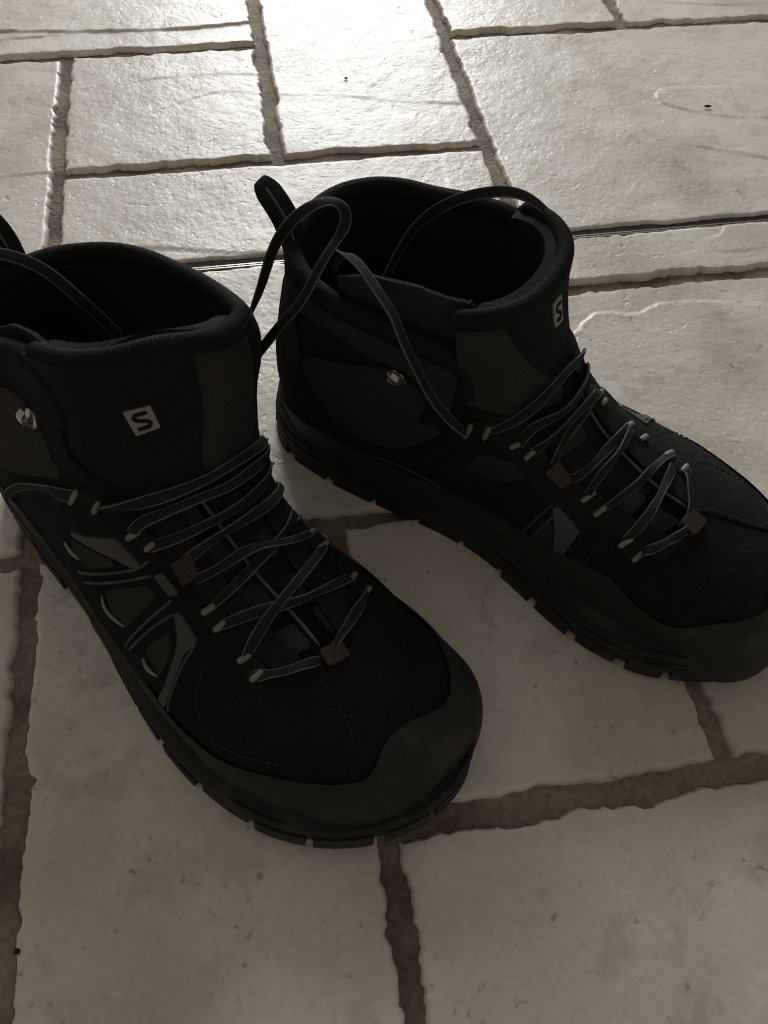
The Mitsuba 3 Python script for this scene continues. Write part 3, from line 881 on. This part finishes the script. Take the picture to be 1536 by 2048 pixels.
    xe = np.linspace(.13, .16, 800)
    kt = -.0026
    xf = xe[np.argmin(shapely.contains(_side_poly, shapely.points(xe, tongue_z(xe))))] + kt - .0002
    g = np.linspace(1, 0, 60)
    xm, xl_ = xf - (xf - .1130) * g ** 2, xf - (xf - .1055) * g ** 2
    pm, pl = np.c_[xm, half_width(xm, tongue_z(xm), kt, 1), tongue_z(xm) - .0004], np.c_[xl_, half_width(xl_, tongue_z(xl_), kt, -1), tongue_z(xl_) - .0004][::-1][1:]
    p = np.vstack([pm, pl])
    sl = np.r_[0, np.cumsum(np.linalg.norm(np.diff(p, axis=0), axis=1))]
    u = np.linspace(0, sl[-1], 120)
    p = np.c_[np.interp(u, sl, p[:, 0]), np.interp(u, sl, p[:, 1]), np.interp(u, sl, p[:, 2])]
    for _ in range(5):
        p[1:-1] = (p[:-2] + 2 * p[1:-1] + p[2:]) / 4
    bt.add("binding", ribbed(p, .0037, .0017, .045), "black_fabric", 60, tg)
    gus = marks("t_gus")
    if bt.mirror:
        gus = marks("t_gusL")
    bt.add("gusset", panel(gus, .0024, .0005, .002, .03, True) ^ prism_y(tp - [0, .004], -.06, .06), "grey_fabric", 35, tg, label="dark grey side panel of the tongue")
    for k in range(1, 9):
        bt.add("mesh_window", panel(marks(f"t_m{k}"), .0021, .0002, .0012), "mesh_grey", 35, tg)
    pl_, nr = drape(marks("t_line"), .0004, 90, .0014)
    bt.add("centre_cord", ribbed(pl_, .0007, .0011, .22), "lace_edge", 60, tg)
    lg = marks(logo)
    q = np.asarray(lg)
    bt.add("logo_tag", panel(q, .0021, .0003, .0006), "print_grey", 35, tg, label="pale slanted square logo with a dark S")
    uv = sg.LineString([(.80, .21), (.36, .21), (.24, .34), (.30, .43), (.70, .57), (.76, .67), (.64, .79), (.20, .79)]).buffer(.075, cap_style="flat", join_style="round")
    e = np.array(uv.exterior.segmentize(.08).coords)[:-1]
    if logo == "logoL":
        # the inner side is seen obliquely; the corners run the other way round
        pass
    A0, B0, C0, D0 = q
    S3 = np.array([(1 - a_) * (1 - v_) * A0 + a_ * (1 - v_) * B0 + a_ * v_ * C0 + (1 - a_) * v_ * D0 for a_, v_ in e])
    bt.add("logo_letter", panel(S3, .00245, .0018, 0), "black_fabric", 35, tg)
    # collar
    cr = rim(collar_z, .1268, .1212, -.0012, 90, lambda x: collar_z(x, False))
    bt.add("collar", ribbed(cr, .0045, .0019, .012), "black_fabric", 60)
    bt.add("inner_gusset", shell(-.0068, -.0085) ^ prism_y([(.058, .10), (.058, .146), (.075, .155), (.098, .160), (.118, .159), (.124, .150), (.124, .10)] if bt.mirror else [(.058, .10), (.058, .144), (.080, .152), (.112, .153), (.118, .148), (.118, .10)], *((.012, .06) if bt.mirror else (-.06, -.012))), "mesh_grey", 35, label="grey mesh gusset folded inside the collar")
    # rubber rand and toe cap
    lat, med = marks("rand_lat"), marks("rand_med")
    lat, med = lat[4:], med.copy()
    lat[:, 2] = np.maximum(lat[:, 2], .034)
    loop = np.vstack([[(.07, -.02, 0)], [(.125, -.038, 0)], lat[:9], med[:3], [(.125, .034, 0)], [(.07, .02, 0)]])
    vamp = spline(loop[:, :2], 160, True)
    vamp = np.array(sg.Polygon(vamp).buffer(0).exterior.coords)[:-1] if sg.Polygon(vamp).buffer(0).geom_type == "Polygon" else vamp
    rand = shell(.0046, .001) ^ prism_y([(.02, 0), (.02, .040), (.10, .037), (.17, .044), (.22, .052), (.25, .060), (.27, .068), (.32, .070), (.32, 0)], -.1, .1)
    rand = rand - prism_z(vamp, .02, .2) - low
    bt.add("rand", rand, "rubber", label="worn rubber rand and toe cap")
    # side panels, outer side then inner side
    for k, m_, lift in (("ankle_lat", "grey_fabric", .0040),):
        bt.add("ankle_panel", panel(marks(k), lift, .001, .002, .03), m_)
    for k in ("g2", "g3") if bt.mirror else ("g1", "g2", "g3"):
        bt.add("side_patch", panel(marks(k), .0042, .001, .0009), "patch_grey", label="grey angular patch")
    for k in ("w1", "w2", "w3"):
        bt.add("mesh_window", panel(marks(k), .0034, .001, .0015), "mesh_grey")
    for k in () if bt.mirror else ("arc1", "arc2", "arc3"):
        p, nr = drape(marks(k), .0009, 30)
        bt.add("reflective_strip", tube(p, .0009 * np.sqrt(np.clip(np.sin(np.linspace(.15, np.pi - .15, 30)), .1, 1)), 8), "reflective", 60)
    for k in ("pipe1", "pipe2", "pipe3", "pipe4", "pipe5", "m_pipe1", "m_pipe2", "m_pipe3"):
        p, nr = drape(marks(k), .0005, 50)
        bt.add("piping", tube(p, .0007, 8), "piping", 60)
    bt.add("side_patch", panel(marks("m_g1"), .0042, .001, .0009), "patch_grey", label="grey angular patch on the inner side")
    for k in ("m_w1", "m_w2"):
        bt.add("mesh_window", panel(marks(k), .0034, .001, .0015), "mesh_grey")
    below = over(-.003)
    for k in ("ankle_up", "ankle_low", "heel_grey"):
        bt.add("ankle_panel", panel(marks(k), .0042, .001, .003, .03, True) - below, "grey_fabric")
    if bt.mirror:
        bt.add("toe_overlay", panel(marks("toe_overlay"), .0040, .001, .002, .03), "nubuck")
    thread = []
    for k in ("stitch_lat", "stitch_mid", "stitch_med"):
        thread += dashes(marks(k))
    if bt.mirror:
        o = marks("toe_overlay")
        cen = o.mean(0)
        thread += dashes(np.vstack([cen + (o - cen) * .90]), .0012)
    for k in ("ankle_up", "ankle_low"):
        o = marks(k)
        cen = o.mean(0)
        thread += [d_ for d_ in dashes(np.vstack([cen + (o - cen) * .90, cen + (o[:1] - cen) * .90]), .0014) if d_.vertices[0, 2] < collar_z(d_.vertices[0, 0]) - .008]
    bt.add("stitching", trimesh.util.concatenate(thread), "seam_thread", 60)
    # eyelets: pairs of ferrules with a webbing loop between them
    bars = [np.array(b, float) * 1e-4 for b in eyes]
    for j in range(0, len(bars), 2):
        a, b2 = bars[j], bars[j + 1]
        mid_ = (a.mean(0) + b2.mean(0)) / 2
        nr, q = normals_at(np.array([a.mean(0), b2.mean(0)]), .0042)
        blk = m3.Manifold.batch_hull([m3.Manifold.sphere(.0013, 10).translate(tuple(e + nr[w] * .0008)) for w, bb in enumerate((a, b2)) for e in bb])
        ek = bt.add("eyelet", blk, "black_fabric", 40)
        for w, bb in enumerate((a, b2)):
            bt.add("ferrule", capsule(bb[0] + nr[w] * .0022, bb[1] + nr[w] * .0022, .00135), "grey_plastic", 50, ek)
    for k in (("keepL0", "keepL1") if bt.mirror else ("keepR0", "keepR1")):
        bt.add("lace_keeper", panel(marks(k), .0062, .001, .0014), "brown_webbing", label="reddish brown webbing lace keeper")
    # hooks on both sides of the ankle
    h = marks("hook")[0]
    for sd in (1, -1):
        p0 = np.array([h[0], h[1] * sd, h[2]])
        nr, q = normals_at(p0[None], .004)
        n0 = nr[0]
        z = np.array([.25, 0, 1.0]) - n0 * (np.array([.25, 0, 1.0]) @ n0)
        z /= np.linalg.norm(z)
        base = p0 + n0 * .0012
        disc = tube([base - n0 * .001, base, base + n0 * .0006], [.0044, .0046, .0038], 22)
        hp = spline([base - z * .0040, base + n0 * .0012 - z * .0020, base + n0 * .0034 + z * .0002, base + n0 * .0046 + z * .0026, base + n0 * .0042 + z * .0050, base + n0 * .0028 + z * .0060], 26)
        tt = np.gradient(hp, axis=0)
        hook = ribbon(hp, np.cross(tt, np.cross(n0, z)), np.linspace(.0030, .0019, 26), .00055)[0]
        hk = bt.add("lace_hook", hook, "steel", 60)
        bt.add("base_plate", disc, "steel", 40, hk)
    # pull loop at the heel: a strap folded double
    base, tip, face = (np.array(v_) for v_ in (((.0300, .0235, .128), (.0015, .0120, .1560), (.49, .61, .61)) if bt.mirror else ((.0215, 0, .130), (-.003, 0, .164), (.6, -.2, .75))))
    mid_ = (base + tip) / 2 + np.array([.006, .003, .006])
    cl_ = spline([base, mid_, tip], 40)
    t = np.gradient(cl_, axis=0)
    t /= np.linalg.norm(t, axis=1, keepdims=True)
    nf = face - t * (t @ face)[:, None]
    nf /= np.linalg.norm(nf, axis=1, keepdims=True)
    h_ = .0010 + .0016 * np.sqrt(np.clip(1 - (np.linspace(0, 1, 40) * 2 - 1.1) ** 2 / 1.3, 0, 1))
    h_ = h_ * np.sqrt(np.clip((1 - np.linspace(0, 1, 40)) / .06, 0, 1))
    pp = np.vstack([cl_ + nf * h_[:, None], (cl_ - nf * h_[:, None])[::-1][1:]])
    nr = np.vstack([nf, -nf[::-1][1:]])
    for _ in range(2):
        pp[1:-1] = (pp[:-2] + 2 * pp[1:-1] + pp[2:]) / 4
    m, e0, e1 = ribbon(pp, nr, .0060 - .0030 * np.clip(1 - np.abs(np.linspace(-1, 1, len(pp))) / .22, 0, 1) ** 1.6, .0009)
    pk = bt.add("pull_loop", m, "black_fabric", 50)
    tg_ = np.gradient(pp, axis=0)
    nn = nr - tg_ * ((nr * tg_).sum(1) / ((tg_ ** 2).sum(1) + 1e-18))[:, None]
    nn /= np.linalg.norm(nn, axis=1, keepdims=True) + 1e-12
    bt.add("stripe", ribbon(pp[2:34] + nn[2:34] * .0009, nn[2:34], .0005, .0003)[0], "lace_edge", 60, pk)
    lace(bt, strands, free)
# </build>

if __name__ == "__main__":
    right = Boot("hiking_boot", *RIGHT_POSE)
    left = Boot("hiking_boot", *LEFT_POSE)

    def spot(bt, x, y, z):
        return (bt.sag(np.array([[x, y, z]], float)) @ bt.M[:3, :3].T + bt.M[:3, 3])[0]
    inside = [seen(-40, 505, .150), seen(0, 508, .155), seen(45, 520, .155), seen(95, 545, .150), seen(150, 590, .140), seen(190, 625, .128), seen(235, 668, .112)]
    bow = [seen(480, 690, .080), seen(491, 655, .095), seen(507, 613, .118), seen(526, 558, .140), seen(544, 503, .156), seen(567, 462, .168), seen(594, 433, .176), seen(630, 410, .180), seen(668, 405, .180), seen(687, 419, .178),
           seen(690, 449, .173), seen(662, 499, .166), seen(635, 544, .158), seen(603, 603, .146), seen(571, 640, .134), seen(516, 708, .108), seen(488, 740, .090)]
    build_boot(right, MARKS["eyR"], MARKS["laR"], [(inside, .0024, [.1, .0, .3, .5]), (bow, .0023, [.9, .7, .3, .2, -.6, .9, .8, .6, .7])], "logo")
    over = [seen(763, 574, .118), seen(781, 535, .126), seen(817, 471, .138), seen(858, 430, .150), seen(913, 401, .162), seen(972, 386, .170), seen(1027, 386, .172), seen(1068, 404, .169), seen(1097, 430, .163)]
    over += [seen(1112, 455, .154), seen(1118, 490, .140)]
    rise = [spot(left, *(np.array(MARKS["eyL"][0][0]) * 1e-4 + [0, .001, .002])), seen(905, 846, .118), seen(866, 800, .130), seen(834, 741, .143), seen(802, 673, .153), seen(790, 640, .157), seen(753, 580, .163), seen(722, 535, .166),
            seen(700, 514, .166), seen(684, 508, .162), seen(674, 522, .150), seen(668, 545, .136)]
    build_boot(left, MARKS["eyL"], MARKS["laL"], [(over, .0024, [.5, .5, .2, .0, -.3, -.6]), (rise, .0024, [.2, .3, .4, .3, .2, -.2])], "logoL")
    labels[right.name] = {"label": "left boot of the pair, toe towards the viewer, logo facing up on its tongue", "category": "boot", "group": "pair of worn hiking boots"}
    labels[left.name] = {"label": "right boot of the pair, seen from its inner side, lace looped over the open collar", "category": "boot", "group": "pair of worn hiking boots"}
    labels["window_light"] = {"label": "bright window beyond the tiles, outside the picture", "category": "window"}
    def crumb(px, py, size, seed, label):
        m_ = trimesh.creation.icosphere(1, 1.0)
        r_ = np.random.default_rng(seed)
        m_.vertices *= (np.array(size) * (1 + .3 * r_.random((len(m_.vertices), 1))))
        a_ = r_.random() * .6 - .5
        m_.apply_transform(trimesh.transformations.rotation_matrix(a_, [0, 0, 1]))
        m_.apply_translation(seen(px, py, .0016))
        k_ = put("crumb", m_, "rubber", True)
        labels[k_] = {"label": label, "category": "crumb"}
    crumb(1416, 212, (.0030, .0010, .0008), 1, "dark sliver of dirt on the big tile at the upper right")
    crumb(692, 156, (.0014, .0012, .0007), 3, "tiny dark crumb on the brightly lit tile at the top")
    crumb(34, 1903, (.0012, .0011, .0006), 4, "small dark speck near the lower left grout line")
